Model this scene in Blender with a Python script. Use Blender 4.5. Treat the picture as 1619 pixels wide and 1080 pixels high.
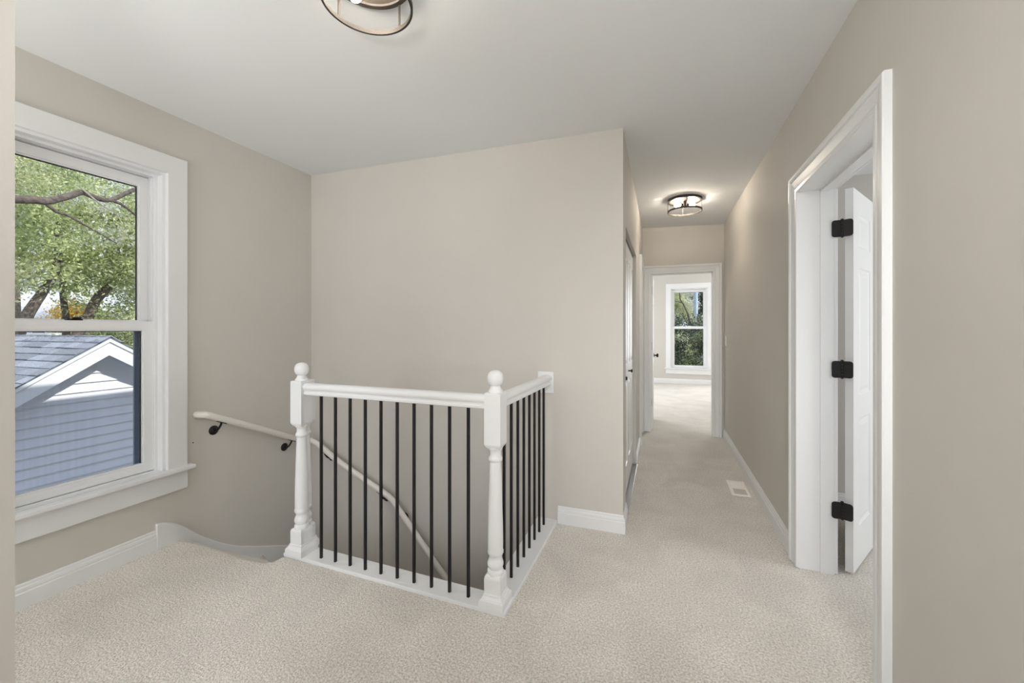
import bpy, bmesh, math, random
import numpy as np
from mathutils import Vector, Matrix

for o in list(bpy.data.objects): bpy.data.objects.remove(o, do_unlink=True)
SC = bpy.context.scene
COL = SC.collection
R = math.radians
random.seed(7)

# ------------------------------------------------------------------ camera
CAM_H = 1.30
cam = bpy.data.cameras.new('camera')
cam.sensor_width = 36.0
cam.lens = 36.0 * 648.0 / 1619.0
cam.shift_y = -20.0 / 1619.0
cam.clip_start = 0.02
cam.clip_end = 200
cam_o = bpy.data.objects.new('camera', cam)
COL.objects.link(cam_o)
cam_o.location = (0, 0, CAM_H)
cam_o.rotation_euler = (R(90), 0, math.atan(236.5 / 648.0))
SC.camera = cam_o

# ------------------------------------------------------------------ view, world, sun, fill lights
SC.view_settings.view_transform = 'Standard'
SC.view_settings.look = 'None'
SC.view_settings.exposure = 0.0
SC.view_settings.gamma = 1.0
SC.view_settings.use_curve_mapping = False
SC.cycles.use_denoising = True
SC.cycles.max_bounces = 14
SC.cycles.diffuse_bounces = 7
SC.cycles.transparent_max_bounces = 16
SC.cycles.sample_clamp_indirect = 8.0
SC.cycles.caustics_reflective = False
SC.cycles.caustics_refractive = False

w = bpy.data.worlds.new('sky')
SC.world = w
w.use_nodes = True
nt = w.node_tree
nt.nodes.clear()
wo = nt.nodes.new('ShaderNodeOutputWorld')
bg = nt.nodes.new('ShaderNodeBackground')
tc = nt.nodes.new('ShaderNodeTexCoord')
sx = nt.nodes.new('ShaderNodeSeparateXYZ')
rp = nt.nodes.new('ShaderNodeValToRGB')
rp.color_ramp.elements[0].position = 0.0
rp.color_ramp.elements[0].color = (0.86, 0.90, 0.98, 1)
rp.color_ramp.elements[1].position = 0.9
rp.color_ramp.elements[1].color = (0.46, 0.58, 0.88, 1)
nt.links.new(tc.outputs['Generated'], sx.inputs[0])
nt.links.new(sx.outputs['Z'], rp.inputs[0])
nt.links.new(rp.outputs[0], bg.inputs[0])
nt.links.new(bg.outputs[0], wo.inputs[0])
bg.inputs[1].default_value = 1.45

def add_light(name, kind, loc, rot, energy, color, size=None, size_y=None):
    l = bpy.data.lights.new(name, kind)
    l.energy = energy
    l.color = color
    if kind == 'AREA':
        l.shape = 'RECTANGLE'
        l.size = size
        l.size_y = size_y
    o = bpy.data.objects.new(name, l)
    COL.objects.link(o)
    o.location = loc
    o.rotation_euler = rot
    return o

sun = add_light('sun', 'SUN', (8, 3, 9), (0, R(53), 0), 4.2, (1.0, 0.955, 0.89))
sun.data.angle = R(0.6)
FILL_TINT = (0.95, 0.975, 1.0)
# unseen fill area lights, added to brighten the landing, side room and far room
add_light('fill_landing', 'AREA', (0.0, -1.56, 1.45), (R(90), 0, 0), 12, FILL_TINT, 1.1, 1.6)
add_light('fill_nook', 'AREA', (-2.25, -1.56, 1.45), (R(90), 0, 0), 25, FILL_TINT, 0.85, 1.6)
add_light('fill_side_room', 'AREA', (3.5, 2.4, 1.4), (R(90), 0, R(90)), 40, FILL_TINT, 1.5, 1.5)
add_light('fill_far_room_left', 'AREA', (-1.9, 8.2, 1.4), (R(90), 0, R(-90)), 66, FILL_TINT, 1.6, 1.6)
add_light('fill_far_room_right', 'AREA', (2.0, 10.45, 1.4), (R(90), 0, R(180)), 70, FILL_TINT, 0.8, 1.8)
# more added fills behind the viewpoint: two face the ceiling, one the hallway
add_light('fill_up_landing', 'AREA', (-0.20, -0.70, 1.30), (R(180), 0, 0), 43, (1, 0.98, 0.95), 0.5, 0.5)
add_light('fill_up_nook', 'AREA', (-2.20, -0.70, 1.30), (R(180), 0, 0), 24, (1, 0.98, 0.95), 0.5, 0.5)
soft = add_light('fill_hall', 'AREA', (0.22, -1.1, 2.1), (R(72), 0, 0), 4.6, (1, 0.98, 0.96), 0.5, 0.5)
soft.data.spread = R(48)

# ------------------------------------------------------------------ materials
def new_mat(name):
    m = bpy.data.materials.new(name)
    m.use_nodes = True
    return m, m.node_tree, m.node_tree.nodes['Principled BSDF']

def mat(name, col, rough=0.5, metal=0.0, var=0.0, vscale=30.0, bump=0.0, bscale=200.0, bdist=0.002, spec=0.5):
    m, nt, b = new_mat(name)
    b.inputs['Roughness'].default_value = rough
    b.inputs['Metallic'].default_value = metal
    b.inputs['Specular IOR Level'].default_value = spec
    b.inputs['Base Color'].default_value = (*col, 1)
    tc = nt.nodes.new('ShaderNodeTexCoord')
    if var:
        n = nt.nodes.new('ShaderNodeTexNoise')
        n.inputs['Scale'].default_value = vscale
        n.inputs['Detail'].default_value = 3
        nt.links.new(tc.outputs['Object'], n.inputs['Vector'])
        r = nt.nodes.new('ShaderNodeValToRGB')
        r.color_ramp.elements[0].position = 0.3
        r.color_ramp.elements[1].position = 0.7
        r.color_ramp.elements[0].color = (*[c * (1 - var) for c in col], 1)
        r.color_ramp.elements[1].color = (*[min(1, c * (1 + var)) for c in col], 1)
        nt.links.new(n.outputs['Fac'], r.inputs[0])
        nt.links.new(r.outputs[0], b.inputs['Base Color'])
    if bump:
        n2 = nt.nodes.new('ShaderNodeTexNoise')
        n2.inputs['Scale'].default_value = bscale
        n2.inputs['Detail'].default_value = 2
        nt.links.new(tc.outputs['Object'], n2.inputs['Vector'])
        bp = nt.nodes.new('ShaderNodeBump')
        bp.inputs['Strength'].default_value = bump
        bp.inputs['Distance'].default_value = bdist
        nt.links.new(n2.outputs['Fac'], bp.inputs['Height'])
        nt.links.new(bp.outputs[0], b.inputs['Normal'])
    return m

M_WALL = mat('wall_paint', (0.600, 0.574, 0.535), 0.75, var=0.012, vscale=3, bump=0.12, bscale=260, bdist=0.001, spec=0.25)
M_CEIL = mat('ceiling_paint', (0.775, 0.790, 0.795), 0.85, bump=0.1, bscale=240, bdist=0.001, spec=0.2)
M_TRIM = mat('trim_paint', (0.775, 0.785, 0.79), 0.34, spec=0.45)
M_DOOR = mat('door_paint', (0.82, 0.83, 0.83), 0.38, bump=0.05, bscale=90, bdist=0.001, spec=0.4)
M_VINYL = mat('window_vinyl', (0.80, 0.81, 0.82), 0.35, spec=0.4)
M_RAIL = mat('handrail_paint', (0.76, 0.735, 0.69), 0.32)
M_BLACK = mat('matte_black_metal', (0.012, 0.012, 0.012), 0.42, metal=0.3, bump=0.08, bscale=400, bdist=0.0005)
M_BRONZE = mat('dark_bronze', (0.035, 0.030, 0.025), 0.5, metal=0.25)
M_CANOPY = mat('brushed_reflector', (0.42, 0.36, 0.30), 0.32, metal=0.85)
M_REG = mat('register_enamel', (0.90, 0.86, 0.80), 0.45)
M_REGD = mat('register_damper', (0.36, 0.33, 0.30), 0.5)
M_PLATE = mat('switch_plastic', (0.84, 0.84, 0.82), 0.35)
M_TRACK = mat('track_aluminium', (0.45, 0.45, 0.45), 0.35, metal=0.8)
M_SIDE = mat('white_vinyl_siding', (0.84, 0.845, 0.91), 0.55)
M_FASCIA = mat('white_fascia', (0.84, 0.85, 0.86), 0.5)
M_EXTW = mat('exterior_wall', (0.55, 0.57, 0.60), 0.7, var=0.04, vscale=5)
M_SCREEN = mat('screen_frame_grey', (0.17, 0.21, 0.27), 0.5)
M_HROOF = mat('pale_far_roof', (0.52, 0.51, 0.50), 0.8, var=0.1, vscale=8)
M_HWALL = mat('pale_far_wall', (0.68, 0.69, 0.70), 0.7, var=0.04, vscale=4)
M_HWIN = mat('far_window_dark', (0.05, 0.06, 0.08), 0.15)
M_LAWN = mat('lawn_grass', (0.24, 0.25, 0.20), 0.9, var=0.4, vscale=3, bump=0.5, bscale=40, bdist=0.03)
M_BARK = mat('bark', (0.13, 0.105, 0.085), 0.9, var=0.45, vscale=14, bump=0.8, bscale=25, bdist=0.02)
M_BARKL = mat('pale_bark', (0.34, 0.30, 0.24), 0.9, var=0.3, vscale=14, bump=0.5, bscale=30, bdist=0.01)
M_POLE = mat('pale_blue_pole', (0.62, 0.70, 0.86), 0.5, var=0.06, vscale=6)
M_SHED = mat('blue_grey_shed', (0.20, 0.24, 0.31), 0.6, var=0.1, vscale=4)

def mat_shingle(name, k):
    return mat(name, (0.26 * k, 0.27 * k, 0.285 * k), 0.9, var=0.22, vscale=55, bump=0.6, bscale=220, bdist=0.003)
M_SH = [mat_shingle('asphalt_shingle_light', 1.5), mat_shingle('asphalt_shingle_mid', 1.25), mat_shingle('asphalt_shingle_dark', 1.0)]

def mat_leaf(name, col, tr=0.45):
    m = bpy.data.materials.new(name)
    m.use_nodes = True
    nt = m.node_tree
    nt.nodes.clear()
    o = nt.nodes.new('ShaderNodeOutputMaterial')
    d = nt.nodes.new('ShaderNodeBsdfDiffuse')
    t = nt.nodes.new('ShaderNodeBsdfTranslucent')
    mx = nt.nodes.new('ShaderNodeMixShader')
    g = nt.nodes.new('ShaderNodeNewGeometry')
    r = nt.nodes.new('ShaderNodeValToRGB')
    r.color_ramp.elements[0].color = (*[c * 0.7 for c in col], 1)
    r.color_ramp.elements[1].color = (*[min(1, c * 1.35) for c in col], 1)
    nt.links.new(g.outputs['Random Per Island'], r.inputs[0])
    nt.links.new(r.outputs[0], d.inputs[0])
    nt.links.new(r.outputs[0], t.inputs[0])
    mx.inputs[0].default_value = tr
    nt.links.new(d.outputs[0], mx.inputs[1])
    nt.links.new(t.outputs[0], mx.inputs[2])
    nt.links.new(mx.outputs[0], o.inputs[0])
    return m
L_GREEN = mat_leaf('leaf_green', (0.40, 0.46, 0.22))
L_LIGHT = mat_leaf('leaf_light_green', (0.66, 0.71, 0.35))
L_YELL = mat_leaf('leaf_yellow_green', (0.84, 0.85, 0.50))
L_PALE = mat_leaf('leaf_pale', (0.88, 0.88, 0.76))
L_GOLD = mat_leaf('leaf_gold', (0.72, 0.50, 0.12))
L_DARK = mat_leaf('leaf_dark', (0.06, 0.10, 0.08), 0.2)

def mat_glass():
    m = bpy.data.materials.new('window_glass')
    m.use_nodes = True
    nt = m.node_tree
    nt.nodes.clear()
    o = nt.nodes.new('ShaderNodeOutputMaterial')
    t = nt.nodes.new('ShaderNodeBsdfTransparent')
    t.inputs[0].default_value = (0.95, 0.965, 0.97, 1)
    g = nt.nodes.new('ShaderNodeBsdfGlossy')
    g.inputs['Roughness'].default_value = 0.02
    f = nt.nodes.new('ShaderNodeFresnel')
    f.inputs[0].default_value = 1.35
    mx = nt.nodes.new('ShaderNodeMixShader')
    nt.links.new(f.outputs[0], mx.inputs[0])
    nt.links.new(t.outputs[0], mx.inputs[1])
    nt.links.new(g.outputs[0], mx.inputs[2])
    nt.links.new(mx.outputs[0], o.inputs[0])
    return m
M_GLASS = mat_glass()

def mat_bulb(name, power):
    m = bpy.data.materials.new(name)
    m.use_nodes = True
    nt = m.node_tree
    nt.nodes.clear()
    o = nt.nodes.new('ShaderNodeOutputMaterial')
    e = nt.nodes.new('ShaderNodeEmission')
    e.inputs[0].default_value = (1.0, 0.88, 0.73, 1)
    e.inputs[1].default_value = power
    nt.links.new(e.outputs[0], o.inputs[0])
    return m
M_BULB = mat_bulb('lit_bulb', 105.0)
M_BULB2 = mat_bulb('lit_bulb_hall', 300.0)

def mat_carpet():
    m, nt, b = new_mat('carpet')
    N, K = nt.nodes, nt.links
    b.inputs['Roughness'].default_value = 0.95
    b.inputs['Specular IOR Level'].default_value = 0.08
    b.inputs['Sheen Weight'].default_value = 0.25
    tc = N.new('ShaderNodeTexCoord')
    v = N.new('ShaderNodeTexVoronoi')
    v.inputs['Scale'].default_value = 150
    v.inputs['Randomness'].default_value = 1.0
    n = N.new('ShaderNodeTexNoise')
    n.inputs['Scale'].default_value = 118
    n.inputs['Detail'].default_value = 4
    n.inputs['Roughness'].default_value = 0.7
    big = N.new('ShaderNodeTexNoise')
    big.inputs['Scale'].default_value = 3.2
    big.inputs['Detail'].default_value = 5
    big.inputs['Distortion'].default_value = 0.8
    for q in (v, n, big):
        K.new(tc.outputs['Object'], q.inputs['Vector'])
    r = N.new('ShaderNodeValToRGB')
    r.color_ramp.elements[0].position = 0.34
    r.color_ramp.elements[0].color = (0.50, 0.45, 0.395, 1)
    r.color_ramp.elements[1].position = 0.62
    r.color_ramp.elements[1].color = (0.97, 0.92, 0.85, 1)
    K.new(n.outputs['Fac'], r.inputs[0])
    r2 = N.new('ShaderNodeValToRGB')
    r2.color_ramp.elements[0].position = 0.35
    r2.color_ramp.elements[0].color = (0.87, 0.87, 0.87, 1)
    r2.color_ramp.elements[1].position = 0.68
    r2.color_ramp.elements[1].color = (1.0, 1.0, 1.0, 1)
    K.new(big.outputs['Fac'], r2.inputs[0])
    mx = N.new('ShaderNodeMix')
    mx.data_type = 'RGBA'
    mx.blend_type = 'MULTIPLY'
    mx.inputs[0].default_value = 1.0
    K.new(r.outputs[0], mx.inputs[6])
    K.new(r2.outputs[0], mx.inputs[7])
    K.new(mx.outputs[2], b.inputs['Base Color'])
    ad = N.new('ShaderNodeMath')
    ad.operation = 'SUBTRACT'
    K.new(n.outputs['Fac'], ad.inputs[0])
    K.new(v.outputs['Distance'], ad.inputs[1])
    bp = N.new('ShaderNodeBump')
    bp.inputs['Strength'].default_value = 0.65
    bp.inputs['Distance'].default_value = 0.008
    K.new(ad.outputs[0], bp.inputs['Height'])
    K.new(bp.outputs[0], b.inputs['Normal'])
    return m
M_CARPET = mat_carpet()

# ------------------------------------------------------------------ helpers
def link(name, me, m, parent=None):
    o = bpy.data.objects.new(name, me)
    COL.objects.link(o)
    if m is not None:
        for q in (m if isinstance(m, (list, tuple)) else [m]):
            me.materials.append(q)
    if parent is not None:
        o.parent = parent
    return o

def obj(name, bm, m, parent=None, smooth=False, recalc=True):
    if recalc:
        bmesh.ops.recalc_face_normals(bm, faces=bm.faces)
    me = bpy.data.meshes.new(name)
    bm.to_mesh(me)
    bm.free()
    if smooth:
        for p in me.polygons: p.use_smooth = True
        me.set_sharp_from_angle(angle=R(38))
    return link(name, me, m, parent)

def copy_part(src, parent, loc=None, rot=None, scale=None):
    o = src.copy()
    COL.objects.link(o)
    o.parent = parent
    if loc is not None: o.location = loc
    if rot is not None: o.rotation_euler = rot
    if scale is not None: o.scale = scale
    return o

def thing(name, label, cat, loc=(0, 0, 0), rz=0.0, group=None):
    o = bpy.data.objects.new(name, None)
    COL.objects.link(o)
    o.empty_display_size = 0.1
    o.location = loc
    o.rotation_euler = (0, 0, rz)
    o['label'] = label
    o['category'] = cat
    if group: o['group'] = group
    return o

def setting(name, label, cat, loc=(0, 0, 0), rz=0.0):
    o = thing(name, label, cat, loc, rz)
    o['kind'] = 'structure'
    return o

def tag(o, label, cat, group=None, kind=None):
    o['label'] = label
    o['category'] = cat
    if group: o['group'] = group
    if kind: o['kind'] = kind
    return o

def box(bm, x0, x1, y0, y1, z0, z1, M=None):
    vs = [bm.verts.new(Vector(p) if M is None else M @ Vector(p)) for p in
          [(x0, y0, z0), (x1, y0, z0), (x1, y1, z0), (x0, y1, z0), (x0, y0, z1), (x1, y0, z1), (x1, y1, z1), (x0, y1, z1)]]
    for f in [(0, 3, 2, 1), (4, 5, 6, 7), (0, 1, 5, 4), (1, 2, 6, 5), (2, 3, 7, 6), (3, 0, 4, 7)]:
        bm.faces.new([vs[i] for i in f])

def bev(bm, w, seg=2):
    bmesh.ops.bevel(bm, geom=list(bm.edges), offset=w, segments=seg, profile=0.5, affect='EDGES')

def prism(bm, poly, z0, z1):
    a = [bm.verts.new((x, y, z0)) for x, y in poly]
    b = [bm.verts.new((x, y, z1)) for x, y in poly]
    n = len(poly)
    bm.faces.new(a[::-1])
    bm.faces.new(b)
    for i in range(n):
        bm.faces.new([a[i], a[(i + 1) % n], b[(i + 1) % n], b[i]])

def rings(bm, rr, caps=True, closed=True):
    """rr: list of rings of points, bridged"""
    V = [[bm.verts.new(p) for p in r] for r in rr]
    n = len(V[0])
    for a, b in zip(V, V[1:]):
        for i in range(n if closed else n - 1):
            j = (i + 1) % n
            bm.faces.new([a[i], a[j], b[j], b[i]])
    if caps:
        bm.faces.new(V[0][::-1])
        bm.faces.new(V[-1])
    return V

def tube(bm, pts, rad, n=10, caps=True, squash=1.0):
    pts = [Vector(p) for p in pts]
    rads = rad if isinstance(rad, (list, tuple)) else [rad] * len(pts)
    rr = []
    up = Vector((0, 0, 1))
    d0 = (pts[1] - pts[0]).normalized()
    side = d0.cross(up)
    if side.length < 1e-3: side = Vector((1, 0, 0))
    side.normalize()
    for i, p in enumerate(pts):
        a = pts[max(0, i - 1)]
        b = pts[min(len(pts) - 1, i + 1)]
        d = (b - a).normalized()
        side = (side - d * side.dot(d)).normalized()
        u = side.cross(d).normalized()
        rr.append([p + side * math.cos(t) * rads[i] + u * math.sin(t) * rads[i] * squash for t in [2 * math.pi * k / n for k in range(n)]])
    rings(bm, rr, caps)

def lathe(bm, prof, n=24, M=None):
    rr = []
    for r, z in prof:
        ring = []
        for k in range(n):
            t = 2 * math.pi * k / n
            p = Vector((r * math.cos(t), r * math.sin(t), z))
            ring.append(M @ p if M is not None else p)
        rr.append(ring)
    rings(bm, rr, True)

def square_stack(bm, prof):
    """square cross-sections, (half width, z)"""
    rings(bm, [[Vector((s * a, t * a, z)) for s, t in ((-1, -1), (1, -1), (1, 1), (-1, 1))] for a, z in prof], True)

def smooth_path(pts, n=6):
    P = [Vector(p) for p in pts]
    out = []
    for i in range(len(P) - 1):
        p0 = P[max(0, i - 1)]; p1 = P[i]; p2 = P[i + 1]; p3 = P[min(len(P) - 1, i + 2)]
        for k in range(n):
            t = k / n
            out.append(0.5 * ((2 * p1) + (p2 - p0) * t + (2 * p0 - 5 * p1 + 4 * p2 - p3) * t * t + (3 * p1 - p0 - 3 * p2 + p3) * t ** 3))
    out.append(P[-1])
    return out

def mitre_sweep(bm, path, prof, side=1):
    """sweep (offset, z) profile along a 2D path; offset is taken to the left of travel (side=1)"""
    P = [Vector((x, y)) for x, y in path]
    n = len(P)
    rr = []
    for i in range(n):
        ds = []
        if i > 0: ds.append((P[i] - P[i - 1]).normalized())
        if i < n - 1: ds.append((P[i + 1] - P[i]).normalized())
        ns = [Vector((-d.y, d.x)) * side for d in ds]
        if len(ns) == 2:
            m = (ns[0] + ns[1])
            m = m / max(1e-6, m.dot(ns[0]))
        else:
            m = ns[0]
        rr.append([Vector((P[i].x + m.x * o, P[i].y + m.y * o, z)) for o, z in prof])
    rings(bm, rr, True)

def extrude_profile(bm, p0, p1, prof):
    """prof: (side, up) closed polygon"""
    p0, p1 = Vector(p0), Vector(p1)
    d = (p1 - p0).normalized()
    up = Vector((0, 0, 1))
    s = d.cross(up).normalized()
    u = s.cross(d).normalized()
    rings(bm, [[q + s * a + u * b for a, b in prof] for q in (p0, p1)], True)

def casing_sweep(bm, hw, H, prof, y0, sgn=-1, z0=0.0):
    """U-shaped casing round an opening |x|<hw, z<H; prof (s outward, h proud); y0 wall face; sgn side"""
    rr = []
    for k in range(4):
        ring = []
        for s, h in prof:
            x = -(hw + s) if k < 2 else (hw + s)
            z = z0 if k in (0, 3) else H + s
            ring.append(Vector((x, y0 + sgn * h, z)))
        rr.append(ring)
    rings(bm, rr, True)

COLONIAL = [(0.0, 0.0), (0.0, 0.011), (0.004, 0.014), (0.020, 0.0145), (0.026, 0.011), (0.032, 0.0125), (0.060, 0.019), (0.066, 0.019), (0.069, 0.016),
            (0.074, 0.022), (0.082, 0.026), (0.094, 0.026), (0.098, 0.021), (0.098, 0.0)]
FLATCAS = [(0.0, 0.0), (0.0, 0.018), (0.003, 0.021), (0.107, 0.021), (0.110, 0.018), (0.110, 0.0)]
BASEP = [(0.0, 0.0), (0.014, 0.0), (0.014, 0.070), (0.0125, 0.074), (0.010, 0.075), (0.011, 0.082), (0.0095, 0.094), (0.006, 0.098), (0.0055, 0.108), (0.0035, 0.113), (0.0, 0.114)]

# ------------------------------------------------------------------ shell
XL, YF, XR, XH = -2.80, 2.69, 0.70, -0.23
YE = 5.46
TOP = 3.30

def wall(name, boxes, label, m=M_WALL):
    bm = bmesh.new()
    for b in boxes: box(bm, *b)
    o = obj(name, bm, m)
    o['kind'] = 'structure'
    o['label'] = label
    o['category'] = 'wall'
    return o

# window opening in the left wall
W1Y0, W1Y1, W1Z0, W1Z1 = 0.84, 1.60, 0.44, 2.235
wall('wall_left', [(-3.0, XL, -1.75, W1Y0, -2.9, TOP), (-3.0, XL, W1Y1, 2.81, -2.9, TOP), (-3.0, XL, W1Y0, W1Y1, -2.9, W1Z0), (-3.0, XL, W1Y0, W1Y1, W1Z1, TOP)],
     'beige wall on the left with the large window')
wall('wall_back', [(XL, XH, YF, 2.81, -2.9, TOP)], 'long beige wall behind the stair railing')
CL0, CL1, CLZ = 2.90, 4.10, 2.00
DL0, DL1, DLZ = 4.83, 5.36, 2.03
wall('wall_hall_left', [(-0.35, XH, 2.81, CL0, 0, TOP), (-0.35, XH, CL1, DL0, 0, TOP), (-0.35, XH, DL1, YE, 0, TOP), (-0.35, XH, CL0, CL1, CLZ, TOP), (-0.35, XH, DL0, DL1, DLZ, TOP)],
     'narrow beige left side of the hallway holding the closet doors')
ED0, ED1, EDZ = -0.135, 0.585, 1.995
wall('wall_hall_end', [(-2.0, ED0, YE, 5.58, 0, TOP), (ED1, 2.6, YE, 5.58, 0, TOP), (ED0, ED1, YE, 5.58, EDZ, TOP)], 'beige end wall of the hallway above the far doorway')
RD0, RD1, RDZ = 1.757, 2.63, 2.047
XR2 = 0.862
wall('wall_right', [(XR, XR2, -1.75, RD0, 0, TOP), (XR, XR2, RD1, YE, 0, TOP), (XR, XR2, RD0, RD1, RDZ, TOP)], 'long beige right wall with the open white door')
wall('wall_partition', [(-1.60, -1.483, -1.6, 0.524, 0, 2.56)], 'beige wall edge at the far left of the picture')
wall('wall_rear', [(XL, -2.68, -1.75, -1.60, 0, TOP), (-1.82, -0.55, -1.75, -1.60, 0, TOP), (0.55, XR, -1.75, -1.60, 0, TOP),
                   (-2.68, -1.82, -1.75, -1.60, 0, 0.62), (-2.68, -1.82, -1.75, -1.60, 2.25, TOP), (-0.55, 0.55, -1.75, -1.60, 0, 0.62), (-0.55, 0.55, -1.75, -1.60, 2.25, TOP)],
     'beige rear wall with two added windows behind the viewpoint')
# side room (right) and far room
wall('wall_side_room', [(XR2, 3.6, 3.60, 3.72, 0, TOP), (XR2, 1.55, 0.30, 0.42, 0, TOP), (3.05, 3.6, 0.30, 0.42, 0, TOP), (1.55, 3.05, 0.30, 0.42, 0, 0.62), (1.55, 3.05, 0.30, 0.42, 2.2, TOP), (3.6, 3.75, 0.30, 3.72, 0, TOP)],
     'pale wall of the side room behind the open door')
W2X, W2HW, W2Z0, W2Z1 = 0.605, 0.40, 0.36, 2.265
wall('wall_far_room', [(-2.12, W2X - W2HW, 10.5, 10.65, 0, TOP), (W2X + W2HW, 1.6, 10.5, 10.65, 0, TOP), (2.4, 2.72, 10.5, 10.65, 0, TOP), (1.6, 2.4, 10.5, 10.65, 0, W2Z0), (1.6, 2.4, 10.5, 10.65, W2Z1, TOP), (W2X - W2HW, W2X + W2HW, 10.5, 10.65, 0, W2Z0), (W2X - W2HW, W2X + W2HW, 10.5, 10.65, W2Z1, TOP),
                       (-2.12, -2.0, 5.46, 7.35, 0, TOP), (-2.12, -2.0, 9.05, 10.5, 0, TOP), (-2.12, -2.0, 7.35, 9.05, 0, 0.55), (-2.12, -2.0, 7.35, 9.05, 2.25, TOP),
                       (2.6, 2.72, 5.46, 10.65, 0, TOP)],
     'pale beige wall of the far room with its window')

# ceilings: the old house's ceiling falls slightly to the right
def ceiling(name, xs, y0, y1, th, label):
    bm = bmesh.new()
    prof = [(x, z) for x, z in xs] + [(x, z + th) for x, z in reversed(xs)]
    rings(bm, [[Vector((x, y, z)) for x, z in prof] for y in (y0, y1)], True)
    o = obj(name, bm, M_CEIL)
    o['kind'] = 'structure'; o['label'] = label; o['category'] = 'ceiling'
    return o
ceiling('ceiling', [(XL, 2.604), (XH, 2.577), (XR, 2.550)], -1.6, YF, 0.12, 'pale grey ceiling over the landing')
ceiling('ceiling_hall', [(XH, 2.577), (XR, 2.550)], YF, YE, 0.12, 'pale ceiling of the hallway around its lamp')
ceiling('ceiling_side_room', [(XR2, 2.40), (3.6, 2.40)], 0.42, 3.60, 0.12, 'white ceiling of the side room behind the open door')
ceiling('ceiling_far_room', [(-2.0, 2.76), (2.6, 2.76)], 5.58, 10.5, 0.12, 'white ceiling of the far room')
bm = bmesh.new()
box(bm, -3.32, 4.15, -2.2, 11.1, 3.36, 3.46)
tag(obj('roof', bm, M_SH[1]), 'house roof above the ceilings', 'roof', kind='structure')

# floors with carpet
def nosing_floor():
    pts_edge = [(-2.80, 1.655), (-2.66, 1.662), (-2.53, 1.665), (-2.36, 1.655), (-2.20, 1.648), (-2.08, 1.655), (-2.035, 1.685), (-2.022, 1.75)]
    bm = bmesh.new()
    # the landing in front of the stairwell, its edge rounded over like a carpeted nosing
    outer = [(XL, -1.6), (XR, -1.6), (XR, 1.75), (-0.70, 1.75)]
    poly = outer + [(x, y) for x, y in reversed(pts_edge)]
    prism(bm, poly, -0.05, 0.0)
    rr = []
    for x, y in pts_edge:
        ring = []
        for k in range(7):
            a = math.pi / 2 * (1 - k / 3.0)
            ring.append(Vector((x, y + 0.022 * math.cos(a), -0.022 + 0.022 * math.sin(a))))
        ring.append(Vector((x, y, -0.05)))
        rr.append(ring)
    rings(bm, rr, True)
    box(bm, -0.70, XR, 1.75, YF, -0.05, 0.0)
    box(bm, XH, XR, YF, YE, -0.05, 0.0)
    box(bm, XR, XR2, RD0, RD1, -0.05, 0.0)
    box(bm, ED0, ED1, YE, 5.58, -0.05, 0.0)
    return bm
o = tag(obj('floor', nosing_floor(), M_CARPET, recalc=True), 'beige carpet covering the landing and the hallway', 'floor', kind='structure')
bm = bmesh.new(); box(bm, XR2, 3.6, 0.42, 3.60, -0.05, 0.0)
tag(obj('floor_side_room', bm, M_CARPET), 'beige carpet beyond the open door on the right', 'floor', kind='structure')
bm = bmesh.new(); box(bm, -2.0, 2.6, 5.58, 10.5, -0.05, 0.0)
tag(obj('floor_far_room', bm, M_CARPET), 'bright carpet of the far room', 'floor', kind='structure')
bm = bmesh.new(); box(bm, XH - 0.8, XH, 2.81, YE, -0.05, -0.001); box(bm, XH - 0.8, XH - 0.75, 2.81, YE, 0, TOP); box(bm, XH - 0.75, XH - 0.12, 4.3, 4.4, 0, TOP)
tag(obj('wall_closet', bm, M_WALL), 'inside of the closet behind its closed doors', 'wall', kind='structure')
# joists / lower storey round the stairwell
bm = bmesh.new()
box(bm, XL, XR, -1.6, 1.75, -0.30, -0.051)
box(bm, XL, -2.03, 1.655, 1.66, -0.19, -0.05)
box(bm, -0.70, XR, 1.75, YF, -0.30, -0.051)
box(bm, XH, XR, YF, YE, -0.30, -0.051)
box(bm, -2.02, -0.70, 1.75, 1.84, -0.30, -0.0)
box(bm, -0.80, -0.70, 1.84, YF, -0.30, -0.0)
tag(obj('wall_stair_header', bm, M_WALL), 'plastered floor edge round the stairwell', 'wall', kind='structure')
bm = bmesh.new()
box(bm, -1.95, 1.9, 1.66, 1.75, -2.9, -0.301)
box(bm, XH, 1.9, YF, 2.81, -2.9, -0.301)
box(bm, 1.9, 2.0, 1.66, 2.81, -2.9, -0.301)
box(bm, XR, 2.0, 1.66, 2.81, -0.4, -0.301)
tag(obj('wall_stairwell', bm, M_WALL), 'lower beige wall of the stairwell', 'wall', kind='structure')
bm = bmesh.new(); box(bm, -3.0, 2.0, 1.6, 2.81, -3.0, -2.86)
tag(obj('floor_lower', bm, M_CARPET), 'carpet at the foot of the stairs', 'floor', kind='structure')

# ------------------------------------------------------------------ the winding staircase
st = thing('staircase', 'carpeted winding stairs dropping behind the left newel post', 'stairs', (0, 0, 0))
st['kind'] = 'structure'
PV = (-1.95, 1.86)
def tread(poly, z, drop=0.19):
    bm = bmesh.new()
    prism(bm, poly, z - drop, z)
    return obj('tread', bm, M_CARPET, st)
tread([(-2.80, 1.662), (-2.02, 1.662), PV, (-2.80, 1.86)], -0.19)
tread([(-2.80, 1.83), PV, (-2.80, 2.235)], -0.38)
tread([(-2.80, 2.20), PV, (-2.66, 2.69), (-2.80, 2.69)], -0.57)
tread([(-2.70, 2.69), PV, (-2.25, 2.69)], -0.76)
tread([(-2.28, 2.69), PV, (-1.93, 1.76), (-1.93, 2.69)], -0.95)
for i in range(9):
    x0 = -1.95 + 0.21 * i
    tread([(x0, 1.75), (x0 + 0.235, 1.75), (x0 + 0.235, 2.69), (x0, 2.69)], -1.14 - 0.19 * i)
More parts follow.
